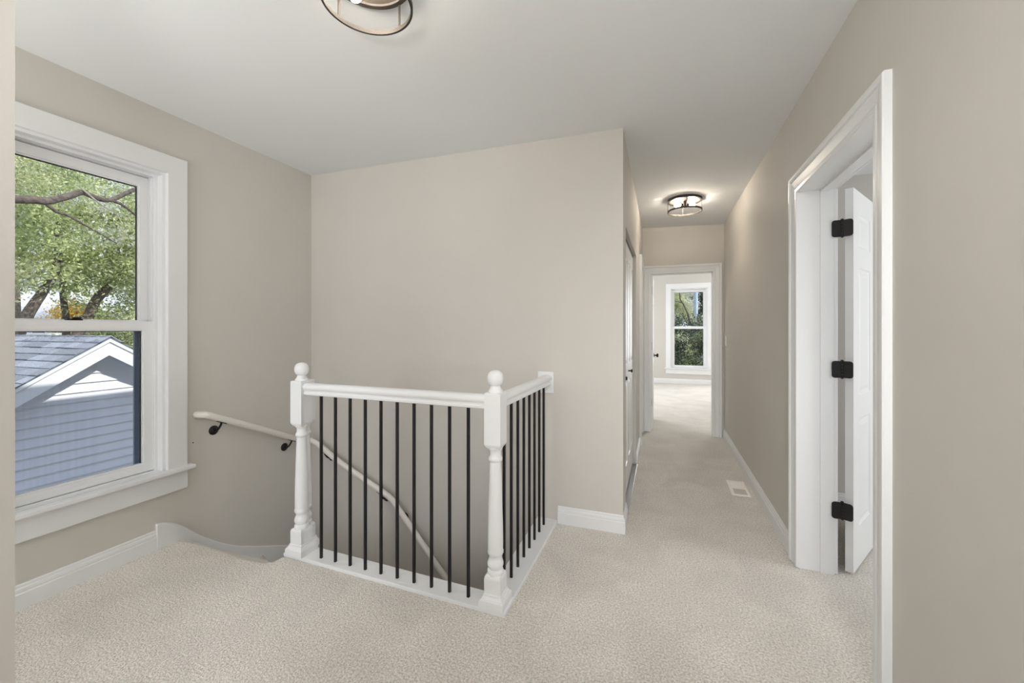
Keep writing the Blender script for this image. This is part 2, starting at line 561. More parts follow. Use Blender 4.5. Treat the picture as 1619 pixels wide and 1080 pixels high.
# skirt boards: curved top on the left wall, running on down the back wall
topL = smooth_path([(1.548, 0, 0.150), (1.60, 0, 0.138), (1.68, 0, 0.086), (1.81, 0, -0.047), (1.988, 0, -0.188), (2.161, 0, -0.283), (2.371, 0, -0.382), (2.52, 0, -0.452), (2.69, 0, -0.53)], 5)
bm = bmesh.new()
rr = [[Vector((XL, p.x, p.z)), Vector((XL + 0.012, p.x, p.z)), Vector((XL + 0.018, p.x, p.z - 0.006)), Vector((XL + 0.018, p.x, min(-0.02, p.z - 0.45) if p.x > 1.60 else -0.02)), Vector((XL, p.x, min(-0.02, p.z - 0.45) if p.x > 1.60 else -0.02))] for p in topL]
rings(bm, rr, True)
obj('skirt_board', bm, M_TRIM, st)
topB = smooth_path([(-2.80, 0, -0.53), (-2.5, 0, -0.66), (-2.2, 0, -0.80), (-1.95, 0, -0.97), (-1.5, 0, -1.37), (-0.5, 0, -2.28), (0.1, 0, -2.75)], 4)
bm = bmesh.new()
rr = [[Vector((p.x, YF, p.z)), Vector((p.x, YF - 0.018, p.z - 0.004)), Vector((p.x, YF - 0.018, p.z - 0.5)), Vector((p.x, YF, p.z - 0.5))] for p in topB]
rings(bm, rr, True)
obj('skirt_board', bm, M_TRIM, st)

# ------------------------------------------------------------------ baseboards
def baseboard(name, path, side, label, prof=BASEP):
    bm = bmesh.new()
    mitre_sweep(bm, path, prof, side)
    return tag(obj(name, bm, M_TRIM), label, 'baseboard', kind='structure')
baseboard('baseboard_left', [(XL, 1.548), (XL, -1.6)], 1, 'white baseboard under the left window')
baseboard('baseboard_back', [(-0.652, YF), (XH, YF), (XH, CL0)], -1, 'white baseboard at the foot of the wall corner right of the railing')
baseboard('baseboard_hall', [(XH, CL1), (XH, DL0 - 0.1)], -1, 'short white baseboard between closet and far door')
baseboard('baseboard_right', [(XR, RD1 + 0.1), (XR, YE)], 1, 'white baseboard along the right hallway wall')
baseboard('baseboard_front', [(XR, -1.6), (XR, RD0 - 0.1)], 1, 'white baseboard on the right wall beside the viewpoint')
baseboard('baseboard_far_room', [(-2.0, 10.5), (2.6, 10.5)], -1, 'white baseboard under the far room window', [(o, z * 1.0) for o, z in BASEP])
baseboard('baseboard_side_room', [(XR2, 3.60), (3.6, 3.60)], -1, 'white baseboard in the side room behind the door')
baseboard('baseboard_partition', [(-1.483, -1.6), (-1.483, 0.524)], -1, 'white baseboard of the partition beside the viewpoint')

# ------------------------------------------------------------------ windows
def window(name, label, loc, rz, hw, z0, z1, depth, glass=True, flat=True, apron=0.115, midz=None, marg=(0.055, 0.055), screen=False):
    """local frame: x along the wall, +y towards outdoors, z = 0 at the opening's bottom"""
    H = z1 - z0
    mid = (midz - z0) if midz else H * 0.49
    t = setting(name, label, 'window', (loc[0], loc[1], z0), rz)
    bm = bmesh.new()
    casing_sweep(bm, hw, H, FLATCAS, 0.0, -1, 0.012)
    obj('casing', bm, M_TRIM, t)
    # jamb lining with its stepped stops
    bm = bmesh.new()
    g = 0.0
    for (w_, ya, yb) in ((0.016, 0.0, 0.045), (0.030, 0.045, 0.062), (0.022, 0.062, 0.072), (0.030, 0.072, depth - 0.02), (0.045, depth - 0.02, depth + 0.01)):
        box(bm, -hw, -hw + w_, ya, yb, 0, H)
        box(bm, hw - w_, hw, ya, yb, 0, H)
        box(bm, -hw + w_, hw - w_, ya, yb, H - w_, H)
        box(bm, -hw + w_, hw - w_, ya, yb, 0, w_ * 0.5)
    obj('jamb', bm, M_VINYL, t)
    # track ribs
    bm = bmesh.new()
    for s in (-1, 1):
        for y in (0.052, 0.088, 0.094, 0.126):
            x0 = s * (hw - 0.030); x1 = s * (hw - 0.038)
            box(bm, min(x0, x1), max(x0, x1), y, y + 0.003, 0.02, H - 0.03)
    obj('track_rib', bm, M_VINYL, t)
    ix = hw - 0.033
    def sash(nm, ya, yb, za, zb, fx, fb, ft):
        bm = bmesh.new()
        box(bm, -ix, -ix + fx, ya, yb, za, zb)
        box(bm, ix - fx, ix, ya, yb, za, zb)
        box(bm, -ix + fx, ix - fx, ya, yb, za, za + fb)
        box(bm, -ix + fx, ix - fx, ya, yb, zb - ft, zb)
        # glazing bead
        for (a, b_, c, d) in ((-ix + fx, -ix + fx + 0.008, za + fb, zb - ft), (ix - fx - 0.008, ix - fx, za + fb, zb - ft)):
            box(bm, a, b_, ya + 0.006, yb - 0.004, c, d)
        box(bm, -ix + fx + 0.008, ix - fx - 0.008, ya + 0.006, yb - 0.004, za + fb, za + fb + 0.008)
        box(bm, -ix + fx + 0.008, ix - fx - 0.008, ya + 0.006, yb - 0.004, zb - ft - 0.008, zb - ft)
        s_ = obj(nm, bm, M_VINYL, t)
        bm = bmesh.new()
        box(bm, -ix + fx, ix - fx, (ya + yb) / 2 - 0.002, (ya + yb) / 2 + 0.002, za + fb, zb - ft)
        obj('glass_pane', bm, M_GLASS, s_)
        bm = bmesh.new()
        e = 0.004
        for (a, b_, c, d) in ((-ix + fx + 0.008, -ix + fx + 0.008 + e, za + fb + 0.008, zb - ft - 0.008), (ix - fx - 0.008 - e, ix - fx - 0.008, za + fb + 0.008, zb - ft - 0.008)):
            box(bm, a, b_, (ya + yb) / 2 + 0.003, (ya + yb) / 2 + 0.008, c, d)
        box(bm, -ix + fx + 0.008, ix - fx - 0.008, (ya + yb) / 2 + 0.003, (ya + yb) / 2 + 0.008, zb - ft - 0.008 - e, zb - ft - 0.008)
        obj('gasket', bm, M_BLACK, s_)
        return s_
    sash('upper_sash', 0.095, 0.125, mid - 0.02, H - 0.035, 0.046, 0.045, 0.052)
    lo = sash('lower_sash', 0.055, 0.085, 0.02, mid + 0.026, 0.046, 0.045, 0.048)
    bm = bmesh.new()
    box(bm, -0.032, 0.032, 0.055, 0.080, mid + 0.026, mid + 0.034)
    box(bm, -0.012, 0.024, 0.050, 0.066, mid + 0.034, mid + 0.044)
    bev(bm, 0.003, 1)
    obj('sash_lock', bm, M_VINYL if not screen else M_BLACK, t)
    if screen:
        bm = bmesh.new()
        for s in (-1, 1):
            x0 = s * (hw - 0.045); x1 = s * (hw - 0.085)
            box(bm, min(x0, x1), max(x0, x1), depth - 0.035, depth - 0.022, 0.02, mid)
        box(bm, -hw + 0.06, hw - 0.06, depth - 0.035, depth - 0.022, mid - 0.025, mid - 0.004)
        obj('screen_frame', bm, M_SCREEN, t)
    # stool, apron, sub-sill slope
    bm = bmesh.new()
    box(bm, -hw - 0.14, hw + 0.14, -0.055, 0.0, -0.012, 0.012)
    bev(bm, 0.005, 2)
    box(bm, -hw, hw, 0.0, 0.060, -0.004, 0.012)
    obj('stool', bm, M_TRIM, t)
    bm = bmesh.new()
    box(bm, -hw - 0.11, hw + 0.11, -0.020, 0.0, -0.012 - apron, -0.012)
    obj('apron', bm, M_TRIM, t)
    bm = bmesh.new()
    box(bm, -hw - 0.02, hw + 0.02, depth - 0.03, depth + 0.05, -0.05, 0.015)
    obj('outer_sill', bm, M_VINYL, t)
    return t
window('window_1', 'large white double-hung window in the left wall looking onto the garage', (XL, (W1Y0 + W1Y1) / 2, 0), R(90), (W1Y1 - W1Y0) / 2, W1Z0, W1Z1, 0.17, midz=1.318, screen=True)
window('window_2', 'small white double-hung window seen through the far doorway', (W2X, 10.5, 0), 0, W2HW, W2Z0, W2Z1, 0.15, midz=1.33)
window('added_window_3', 'unseen white window added in the rear wall for the landing fill light', (0.0, -1.60, 0), R(180), 0.55, 0.62, 2.25, 0.15)  # added opening behind the camera, holds the landing fill
window('added_window_4', 'second narrower unseen window added in the rear wall for the nook fill light', (-2.25, -1.60, 0), R(180), 0.43, 0.62, 2.25, 0.15)  # likewise added, frames the nook fill
window('added_window_5', 'unseen white window added to the side room to let in light', (2.3, 0.42, 0), R(180), 0.75, 0.62, 2.20, 0.12)  # added out of view so sky light reaches the side room
window('added_window_6', 'unseen white window added on the left of the far room for its fill light', (-2.0, 8.2, 0), R(90), 0.85, 0.55, 2.25, 0.12)  # added out of view around the left far room fill
window('added_window_7', 'white window added right of the one in view for the far room fill light', (2.0, 10.5, 0), 0, 0.40, W2Z0, W2Z1, 0.15, midz=1.33)  # added for the fill that faces back towards the hallway

# ------------------------------------------------------------------ doors
def leaf_mesh(W, H, T, panels, depth=0.007):
    """panelled door leaf: x 0..W, y 0..T, z 0..H; panels (x0,x1,z0,z1)"""
    xs = sorted({0, W} | {p[0] for p in panels} | {p[1] for p in panels})
    zs = sorted({0, H} | {p[2] for p in panels} | {p[3] for p in panels})
    bm = bmesh.new()
    def ring4(x0, x1, z0, z1, y): return [Vector((x0, y, z0)), Vector((x1, y, z0)), Vector((x1, y, z1)), Vector((x0, y, z1))]
    for y, s in ((0.0, 1), (T, -1)):
        for i in range(len(xs) - 1):
            for j in range(len(zs) - 1):
                cx, cz = (xs[i] + xs[i + 1]) / 2, (zs[j] + zs[j + 1]) / 2
                if any(p[0] < cx < p[1] and p[2] < cz < p[3] for p in panels): continue
                bm.faces.new([bm.verts.new(v) for v in ring4(xs[i], xs[i + 1], zs[j], zs[j + 1], y)])
        for (a, b, c, d) in panels:
            steps = [(0, 0), (0.004, 0.6), (0.012, 1.0), (0.020, 1.0), (0.040, 0.25), (0.044, 0.2)]
            rr = [ring4(a + o, b - o, c + o, d - o, y + s * depth * k) for o, k in steps]
            V = rings(bm, rr, False)
            bm.faces.new(V[-1])
    for (p, q) in (((0, 0), (W, 0)), ((W, 0), (W, H)), ((W, H), (0, H)), ((0, H), (0, 0))):
        bm.faces.new([bm.verts.new(v) for v in ((p[0], 0, p[1]), (q[0], 0, q[1]), (q[0], T, q[1]), (p[0], T, p[1]))])
    bmesh.ops.remove_doubles(bm, verts=bm.verts, dist=0.0001)
    return bm

def six_panels(W, H):
    s = 0.11; m = 0.09
    pw = (W - 2 * s - m) / 2
    out = []
    for x0 in (s, s + pw + m):
        out += [(x0, x0 + pw, 0.22, 0.80), (x0, x0 + pw, 0.93, 1.62), (x0, x0 + pw, 1.73, H - 0.12)]
    return out

def hinge(parent, x, y, z, ang_jamb, ang_leaf, lw=0.044):
    """butt hinge; knuckle on the local z axis, leaves leave it at the two angles"""
    h = bpy.data.objects.new('hinge', None)
    hb = bmesh.new()
    HH = 0.089
    for k in range(5):
        z0 = -HH / 2 + k * HH / 5
        lathe(hb, [(0.0062, z0 + 0.0006), (0.0062, z0 + HH / 5 - 0.0006)], 12)
    lathe(hb, [(0.0045, HH / 2), (0.0072, HH / 2 + 0.001), (0.0068, HH / 2 + 0.005), (0.002, HH / 2 + 0.007)], 12)
    lathe(hb, [(0.002, -HH / 2 - 0.005), (0.0068, -HH / 2 - 0.003), (0.0045, -HH / 2)], 12)
    for ang, par in ((ang_jamb, 0), (ang_leaf, 1)):
        M = Matrix.Rotation(ang, 4, 'Z')
        c, s = lw, HH / 2
        r = 0.014
        poly = [(0.003, -s), (c - r, -s)] + [(c - r + r * math.sin(a), -s + r - r * math.cos(a)) for a in [math.pi / 8 * k for k in range(1, 5)]] + \
               [(c - r + r * math.cos(a), s - r + r * math.sin(a)) for a in [math.pi / 8 * k for k in range(0, 5)]] + [(0.003, s)]
        a_ = [hb.verts.new(M @ Vector((px, -0.0012, pz))) for px, pz in poly]
        b_ = [hb.verts.new(M @ Vector((px, 0.0012, pz))) for px, pz in poly]
        hb.faces.new(a_); hb.faces.new(b_[::-1])
        for i in range(len(poly)):
            j = (i + 1) % len(poly)
            hb.faces.new([a_[i], b_[i], b_[j], a_[j]])
        for (sx_, sz_) in ((0.026, 0.028), (0.034, 0.0), (0.026, -0.028)):
            for sg in (-1, 1):
                Ms = M @ Matrix.Translation((sx_, sg * 0.0012, sz_)) @ Matrix.Rotation(R(-90 * sg), 4, 'X')
                lathe(hb, [(0.0038, 0.0), (0.0030, 0.0010), (0.0008, 0.0012)], 8, Ms)
    o = obj('hinge', hb, M_BLACK, parent, smooth=True)
    o['label'] = 'black butt hinge with rounded corners'
    o.location = (x, y, z)
    bpy.data.objects.remove(h)
    return o

def knob_mesh():
    bm = bmesh.new()
    M = Matrix.Rotation(R(90), 4, 'Y')
    lathe(bm, [(0.030, 0.0), (0.030, 0.004), (0.022, 0.009), (0.010, 0.012), (0.009, 0.030), (0.014, 0.034), (0.025, 0.042), (0.028, 0.052), (0.024, 0.062), (0.010, 0.066)], 20, M)
    return bm

def door_frame(name, label, loc, rz, hw, H, depth, sides=(1, 1), stop_y=None):
    t = setting(name, label, 'door', loc, rz)
    for k, on in enumerate(sides):
        if not on: continue
        bm = bmesh.new()
        casing_sweep(bm, hw - 0.005, H - 0.005, COLONIAL, 0.0 if k == 0 else depth, -1 if k == 0 else 1, 0.004)
        obj('casing', bm, M_TRIM, t)
    bm = bmesh.new()
    J = 0.004
    box(bm, -hw, -hw + J, 0, depth, 0, H)
    box(bm, hw - J, hw, 0, depth, 0, H)
    box(bm, -hw + J, hw - J, 0, depth, H - J, H)
    obj('jamb', bm, M_TRIM, t)
    if stop_y is not None:
        bm = bmesh.new()
        a, b = stop_y
        box(bm, -hw + J, -hw + J + 0.011, a, b, 0, H - J)
        box(bm, hw - J - 0.011, hw - J, a, b, 0, H - J)
        box(bm, -hw + J + 0.011, hw - J - 0.011, a, b, H - J - 0.011, H - J)
        obj('door_stop', bm, M_TRIM, t)
    return t

# door 1: open door in the right wall. local x -> world -Y ; local y -> world +X
yc = (RD0 + RD1) / 2; hw = (RD1 - RD0) / 2
d1 = door_frame('door_1', 'white panelled door standing open in the right wall on three black hinges', (XR, yc, 0), R(-90), hw, RDZ, XR2 - XR, (1, 1), (0.096, 0.134))
# hinge pin
px_, py_ = 0.885, 2.632
lx, ly = yc - py_, px_ - XR      # world -> local of the frame
T = 0.035
ang = math.atan2(0.46, 0.285)    # world heading of the open leaf
LW = 0.80
bm = leaf_mesh(LW, 2.032, T, six_panels(LW, 2.032))
lf = obj('door_leaf', bm, M_DOOR, d1)
# leaf local: x along its width from the hinge edge, y its thickness (to the right of heading = face we see)
u = Vector((math.cos(ang), math.sin(ang)))
nrm = Vector((math.sin(ang), -math.cos(ang)))    # towards the viewer's right/front
o_w = Vector((0.918, 2.658))
MW = Matrix(((u.x, nrm.x, 0, o_w.x), (u.y, nrm.y, 0, o_w.y), (0, 0, 1, 0.012), (0, 0, 0, 1)))
MD = Matrix.Translation((XR, yc, 0)) @ Matrix.Rotation(R(-90), 4, 'Z')
lf.matrix_local = MD.inverted() @ MW
# hinges: one leaf flat on the jamb face (towards -X world), the other on the leaf's hinge edge
ja = math.atan2(0, -1)            # world heading of jamb leaf: -X
le = math.atan2(nrm.y, nrm.x)     # world heading of door-edge leaf
pin = Vector((0.893, 2.622))
pl = MD.inverted() @ Vector((pin.x, pin.y, 0))
for z in (0.342, 1.086, 1.829):
    hinge(d1, pl.x, pl.y, z, ja + R(90), le + R(90), 0.046)
# door 2: end of the hallway
ex = (ED0 + ED1) / 2; ehw = (ED1 - ED0) / 2
d2 = door_frame('door_2', 'white door frame at the end of the hallway, its door swung into the far room', (ex, YE, 0), 0, ehw, EDZ, 0.12, (1, 1), (0.045, 0.082))
bm = leaf_mesh(0.70, 1.975, T, six_panels(0.70, 1.975))
lf2 = obj('door_leaf', bm, M_DOOR, d2)
lf2.matrix_local = Matrix.Translation((-ehw - 0.006 , 0.128, 0.012)) @ Matrix.Rotation(R(90), 4, 'Z') @ Matrix.Translation((0, -T, 0))
for z in (0.35, 1.073, 1.795):
    hinge(d2, -ehw + 0.010, 0.126, z, R(-90), R(180), 0.040)
k = obj('door_knob', knob_mesh(), M_BLACK, d2, smooth=True)
k.location = (-ehw + T - 0.006, 0.128 + 0.64, 0.92)
# door 3: closet, four bifold leaves. local x -> world +Y, local y -> world -X
cc = (CL0 + CL1) / 2
d3 = setting('door_3', 'white panelled folding closet doors on the left of the hallway', 'door', (XH, cc, 0), R(90))
bw = (CL1 - CL0) / 4 - 0.003
for i in range(4):
    bm = leaf_mesh(bw, 1.955, 0.030, [(0.05, bw - 0.05, 0.20, 0.86), (0.05, bw - 0.05, 0.98, 1.83)], 0.009)
    l_ = obj('door_leaf', bm, M_DOOR, d3)
    l_.location = (-(CL1 - CL0) / 2 + i * (CL1 - CL0) / 4 + 0.0015, 0.030, 0.03)
    if i in (0, 2):
        bm = bmesh.new()
        lathe(bm, [(0.011, 0.0), (0.006, 0.003), (0.005, 0.018), (0.012, 0.022), (0.015, 0.028), (0.010, 0.033)], 16, Matrix.Rotation(R(90), 4, 'X'))
        kk = obj('knob', bm, M_BLACK, l_, smooth=True)
        kk.location = ((2.996 if i == 0 else 3.62) - CL0 - i * (CL1 - CL0) / 4 if i == 0 else 0.05, 0.0, 0.92)
bm = bmesh.new()
box(bm, -(CL1 - CL0) / 2, (CL1 - CL0) / 2, 0.028, 0.062, CLZ - 0.018, CLZ)
box(bm, -(CL1 - CL0) / 2 + 0.005, (CL1 - CL0) / 2 - 0.005, 0.036, 0.054, CLZ - 0.016, CLZ - 0.002)
obj('track', bm, M_BLACK, d3)
bm = bmesh.new()
box(bm, -(CL1 - CL0) / 2, (CL1 - CL0) / 2, -0.012, 0.075, 0.0, 0.006)
bev(bm, 0.002, 1)
obj('threshold', bm, M_TRACK, d3)
# door 4: closed door near the end of the left hallway wall
c4 = (DL0 + DL1) / 2; h4 = (DL1 - DL0) / 2
d4 = door_frame('door_4', 'narrow white closed door at the end of the left hallway wall', (XH, c4, 0), R(90), h4, DLZ, 0.12, (1, 0), None)
bm = leaf_mesh(h4 * 2 - 0.014, DLZ - 0.02, T, [(0.09, h4 * 2 - 0.104, 0.22, 0.86), (0.09, h4 * 2 - 0.104, 0.98, DLZ - 0.14)])
l4 = obj('door_leaf', bm, M_DOOR, d4)
l4.location = (-h4 + 0.007, 0.06, 0.01)

# ------------------------------------------------------------------ banister round the stairwell
ban = thing('banister', 'white and black banister with two turned newel posts around the stairwell', 'banister', (-0.73, 1.775, 0))
B0 = Vector((-0.73, 1.775, 0))
NL = Vector((-1.945, 1.800, 0)); NR = Vector((-0.73, 1.775, 0))
ZP = 0.020
bm = bmesh.new()
poly = [(-2.030, 1.752), (-0.662, 1.714), (-0.655, 2.688), (-0.795, 2.688), (-0.792, 1.838), (-2.015, 1.872)]
prism(bm, [(x - B0.x, y - B0.y) for x, y in poly], 0.0, ZP)
o = obj('floor_plate', bm, M_TRIM, ban)
bvm = o.modifiers.new('bevel', 'BEVEL'); bvm.width = 0.003; bvm.segments = 2; bvm.limit_method = 'ANGLE'

BALL = [(0.012, 1.031), (0.022, 1.034), (0.0305, 1.041), (0.036, 1.052), (0.0382, 1.066), (0.0372, 1.079), (0.033, 1.091), (0.025, 1.100), (0.014, 1.1055), (0.004, 1.107)]
TURN = [(0.036, 0.152), (0.0375, 0.158), (0.0380, 0.168), (0.0375, 0.176), (0.034, 0.182), (0.0315, 0.185), (0.0345, 0.191), (0.0375, 0.201), (0.0375, 0.210), (0.0345, 0.221), (0.0300, 0.230),
        (0.0290, 0.238), (0.0300, 0.245), (0.0345, 0.250), (0.0378, 0.257), (0.0378, 0.266), (0.0352, 0.274), (0.0355, 0.278), (0.0360, 0.300), (0.0350, 0.38), (0.0325, 0.48), (0.0295, 0.58), (0.0262, 0.665),
        (0.0258, 0.680), (0.0290, 0.684), (0.0325, 0.690), (0.0330, 0.696), (0.0295, 0.703), (0.0262, 0.710), (0.0255, 0.722), (0.0270, 0.734), (0.0320, 0.740), (0.0345, 0.746), (0.0340, 0.752), (0.030, 0.757), (0.028, 0.770)]
def newel(pos, half=False):
    p = pos - B0
    bm = bmesh.new()
    # plinth moulding, lower block, upper block with its eased ends
    square_stack(bm, [(0.0600, ZP), (0.0600, 0.052), (0.0590, 0.055), (0.0545, 0.057), (0.0535, 0.060), (0.0500, 0.062), (0.0455, 0.069), (0.0440, 0.078), (0.0405, 0.080), (0.0405, 0.146), (0.0395, 0.152), (0.0360, 0.160), (0.030, 0.164)])
    n_ = obj('newel_post', bm, M_TRIM, ban)
    n_.location = p
    bm = bmesh.new()
    square_stack(bm, [(0.028, 0.744), (0.0375, 0.757), (0.0405, 0.765), (0.0405, 0.998), (0.0392, 1.002), (0.036, 1.004)])
    obj('upper_block', bm, M_TRIM, n_)
    bm = bmesh.new(); lathe(bm, TURN, 32)
    obj('turned_shaft', bm, M_TRIM, n_, smooth=True)
    bm = bmesh.new()
    lathe(bm, [(0.030, 1.000), (0.0345, 1.004), (0.0350, 1.010), (0.0320, 1.015), (0.0285, 1.018), (0.0265, 1.024), (0.0235, 1.030), (0.0225, 1.036)] , 32)
    lathe(bm, BALL, 32)
    obj('ball_finial', bm, M_TRIM, n_, smooth=True)
    return n_
newel(NR)
newel(NL)
# second, narrower post standing tight behind the left one
p2 = NL + Vector((-0.012, 0.085, 0)) - B0
# rails
RAILP = [(-0.020, 0.0), (-0.024, 0.004), (-0.024, 0.014), (-0.020, 0.018), (-0.020, 0.026), (-0.029, 0.034), (-0.032, 0.044), (-0.029, 0.055), (-0.020, 0.063), (-0.008, 0.067),
         (0.008, 0.067), (0.020, 0.063), (0.029, 0.055), (0.032, 0.044), (0.029, 0.034), (0.020, 0.026), (0.020, 0.018), (0.024, 0.014), (0.024, 0.004), (0.020, 0.0)]
ZR = 0.925
bm = bmesh.new()
a = NL - B0 + Vector((0.038, 0, ZR)); b = NR - B0 + Vector((-0.038, 0, ZR))
extrude_profile(bm, a, b, RAILP)
obj('top_rail', bm, M_TRIM, ban, smooth=True)
bm = bmesh.new()
a = NR - B0 + Vector((0.003, 0.038, ZR)); b = Vector((-0.722, 2.672, ZR)) - B0
extrude_profile(bm, a, b, RAILP)
obj('top_rail', bm, M_TRIM, ban, smooth=True)
bm = bmesh.new()
box(bm, -0.788, -0.678, 2.668, 2.689, 0.868, 1.012)
bev(bm, 0.003, 2)
for v in bm.verts: v.co -= B0
obj('wall_block', bm, M_TRIM, ban)
# balusters: square black bars, each with a slight chamfer
bm = bmesh.new()
hh = 0.0068
rings(bm, [[Vector((x, y, z)) for x, y in ((-hh, -hh + .0015), (-hh + .0015, -hh), (hh - .0015, -hh), (hh, -hh + .0015), (hh, hh - .0015), (hh - .0015, hh), (-hh + .0015, hh), (-hh, hh - .0015))] for z in (ZP, ZR + 0.003)], True)
bal = obj('baluster', bm, M_BLACK, ban)
first = True
def put_bal(x, y, rz):
    global first
    q = Vector((x, y, 0)) - B0
    if first:
        bal.location = q; bal.rotation_euler = (0, 0, rz); first = False
    else:
        copy_part(bal, ban, q, (0, 0, rz))
for i in range(10):
    x = -1.787 + i * 0.1022
    y = NL.y + (NR.y - NL.y) * (x - NL.x) / (NR.x - NL.x)
    put_bal(x, y - 0.010, R(-1.2))
for i in range(8):
    put_bal(-0.728 + 0.0005 * i, 1.882 + i * 0.1010, 0)
# narrow half newel tight behind the left post (its edges show to the right of it)
bm = bmesh.new()
square_stack(bm, [(0.0560, ZP), (0.0560, 0.052), (0.0510, 0.057), (0.0470, 0.062), (0.0440, 0.078)])
square_stack(bm, [(0.0390, 0.06), (0.0390, 0.150), (0.030, 0.164)])
square_stack(bm, [(0.028, 0.744), (0.0390, 0.765), (0.0390, 0.998), (0.036, 1.003)])
lathe(bm, TURN, 24)
hn = obj('rear_post', bm, M_TRIM, ban)
hn.location = NL - B0 + Vector((-0.022, 0.044, 0))
hn['label'] = 'second white turned post tight behind the left newel'

# ------------------------------------------------------------------ wall handrail
hr = thing('handrail', 'off-white round handrail on black brackets following the stairs down the wall', 'handrail', (XL, 1.75, 0.76))
H0 = Vector((XL, 1.75, 0.76))
xw = XL + 0.078; yw = YF - 0.078
path = [(XL + 0.0, 1.772, 0.750), (XL + 0.045, 1.774, 0.752), (xw - 0.006, 1.790, 0.750), (xw, 1.85, 0.722), (xw, 2.0, 0.652), (xw, 2.25, 0.533), (xw, 2.44, 0.441), (xw + 0.008, 2.55, 0.400), (xw + 0.06, yw, 0.362),
        (-2.45, yw, 0.245), (-2.2, yw, 0.133), (-1.99, yw, 0.040), (-1.94, yw, 0.010), (-1.88, yw, -0.045), (-1.46, yw, -0.50), (-1.0, yw, -1.0), (-0.4, yw, -1.65), (0.0, yw, -2.05)]
bm = bmesh.new()
tube(bm, [p - H0 for p in smooth_path(path, 5)], 0.0215, 16, True)
obj('rail', bm, M_RAIL, hr, smooth=True)
def bracket(pt, nx, ny, slope):
    """pt: point on the rail axis; (nx, ny) points from wall into the room"""
    d = 0.078
    n = Vector((nx, ny, 0)); t = Vector((-ny, nx, 0)) 
    pt = Vector(pt) - H0
    root_ = pt - n * d + Vector((0, 0, -0.082))
    bm = bmesh.new()
    rot = Vector((0, 0, 1)).rotation_difference(n).to_matrix().to_4x4()
    lathe(bm, [(0.031, 0.0), (0.031, 0.004), (0.026, 0.008), (0.012, 0.011), (0.009, 0.014)], 24, Matrix.Translation(root_) @ rot)
    arm = smooth_path([root_ + n * 0.008, root_ + n * 0.040 + Vector((0, 0, 0.006)), pt + n * (-0.010) + Vector((0, 0, -0.045)), pt + Vector((0, 0, -0.024))], 5)
    tube(bm, arm, 0.0065, 10)
    dirv = (t + Vector((0, 0, slope))).normalized()
    tube(bm, [pt + Vector((0, 0, -0.0245)) - dirv * 0.032, pt + Vector((0, 0, -0.0245)) + dirv * 0.032], 0.011, 8, True, 0.25)
    obj('bracket', bm, M_BLACK, hr, smooth=True)
bracket((xw, 1.880, 0.708), 1, 0, -0.47)
bracket((xw, 2.425, 0.449), 1, 0, -0.47)
def rz_at(x):
    P = path
    for a, b in zip(P[8:], P[9:]):
        if a[0] <= x <= b[0]: return a[2] + (b[2] - a[2]) * (x - a[0]) / (b[0] - a[0])
for x in (-2.58, -2.03, -1.86, -1.05):
    bracket((x, yw, rz_at(x)), 0, -1, -0.45 if x < -1.95 else -1.05)
bm = bmesh.new()
lathe(bm, [(0.004, 0.0), (0.0035, 0.002), (0.001, 0.003)], 8, Matrix.Translation((XL, 1.753, 0.576)) @ Matrix.Rotation(R(90), 4, 'Y'))
tag(obj('wall_screw', bm, M_BLACK, smooth=True), 'tiny dark screw head in the left wall below the handrail', 'screw')

# ------------------------------------------------------------------ ceiling lights
def ceiling_light(loc, rz, label, mb=None, rod0=0.0, shift=(0.0, 0.0)):
    t = thing('ceiling_light', label, 'lamp', loc, rz, 'matching flush ceiling lights')
    r = 0.157
    bm = bmesh.new()
    lathe(bm, [(r - 0.004, 0.0), (r, -0.003), (r, -0.022), (r - 0.002, -0.026), (r - 0.020, -0.026), (r - 0.024, -0.020)], 64)
    obj('canopy', bm, M_BRONZE, t, smooth=True)
    bm = bmesh.new()
    lathe(bm, [(r - 0.024, -0.019), (r - 0.024, -0.0205), (0.02, -0.0245), (0.004, -0.0248)], 48)
    obj('reflector_plate', bm, M_CANOPY, t, smooth=True)
    bm = bmesh.new()
    prof = [(r + 0.001, -0.126), (r + 0.001, -0.111), (r - 0.007, -0.111), (r - 0.007, -0.126)]
    n = 72
    rr = []
    for k in range(n + 1):
        a_ = 2 * math.pi * k / n
        rr.append([Vector((q * math.cos(a_), q * math.sin(a_), z)) for q, z in prof])
    rings(bm, rr, False)
    bmesh.ops.remove_doubles(bm, verts=bm.verts, dist=1e-5)
    obj('ring', bm, M_BRONZE, t)
    for k in range(4):
        a_ = math.pi / 2 * k + rod0
        bm = bmesh.new()
        M = Matrix.Rotation(a_, 4, 'Z')
        box(bm, r - 0.005, r - 0.001, -0.004, 0.004, -0.118, -0.020, M)
        obj('rod', bm, M_BRONZE, t)
    # centre hub with two lamp sockets set sideways
    bm = bmesh.new()
    lathe(bm, [(0.028, -0.024), (0.028, -0.044), (0.022, -0.072), (0.010, -0.078), (0.003, -0.079)], 24)
    hub_ = obj('hub', bm, M_BRONZE, t, smooth=True)
    hub_.location = (shift[0], shift[1], 0)
    for s in (-1, 1):
        M = Matrix.Translation((0, 0, -0.056)) @ Matrix.Rotation(R(90 * s), 4, 'Y')
        bm = bmesh.new()
        lathe(bm, [(0.015, 0.006), (0.0165, 0.012), (0.0165, 0.036), (0.014, 0.039)], 20, M)
        sk = obj('socket', bm, M_BRONZE, t, smooth=True)
        sk.location = (shift[0], shift[1], 0)
        bm = bmesh.new()
        lathe(bm, [(0.012, 0.038), (0.013, 0.043), (0.0155, 0.052), (0.0195, 0.063), (0.0215, 0.073), (0.0205, 0.082), (0.016, 0.090), (0.009, 0.095), (0.003, 0.0965)], 24, M)
        obj('bulb', bm, mb or M_BULB, sk, smooth=True)['label'] = 'glowing warm bulb'
    return t
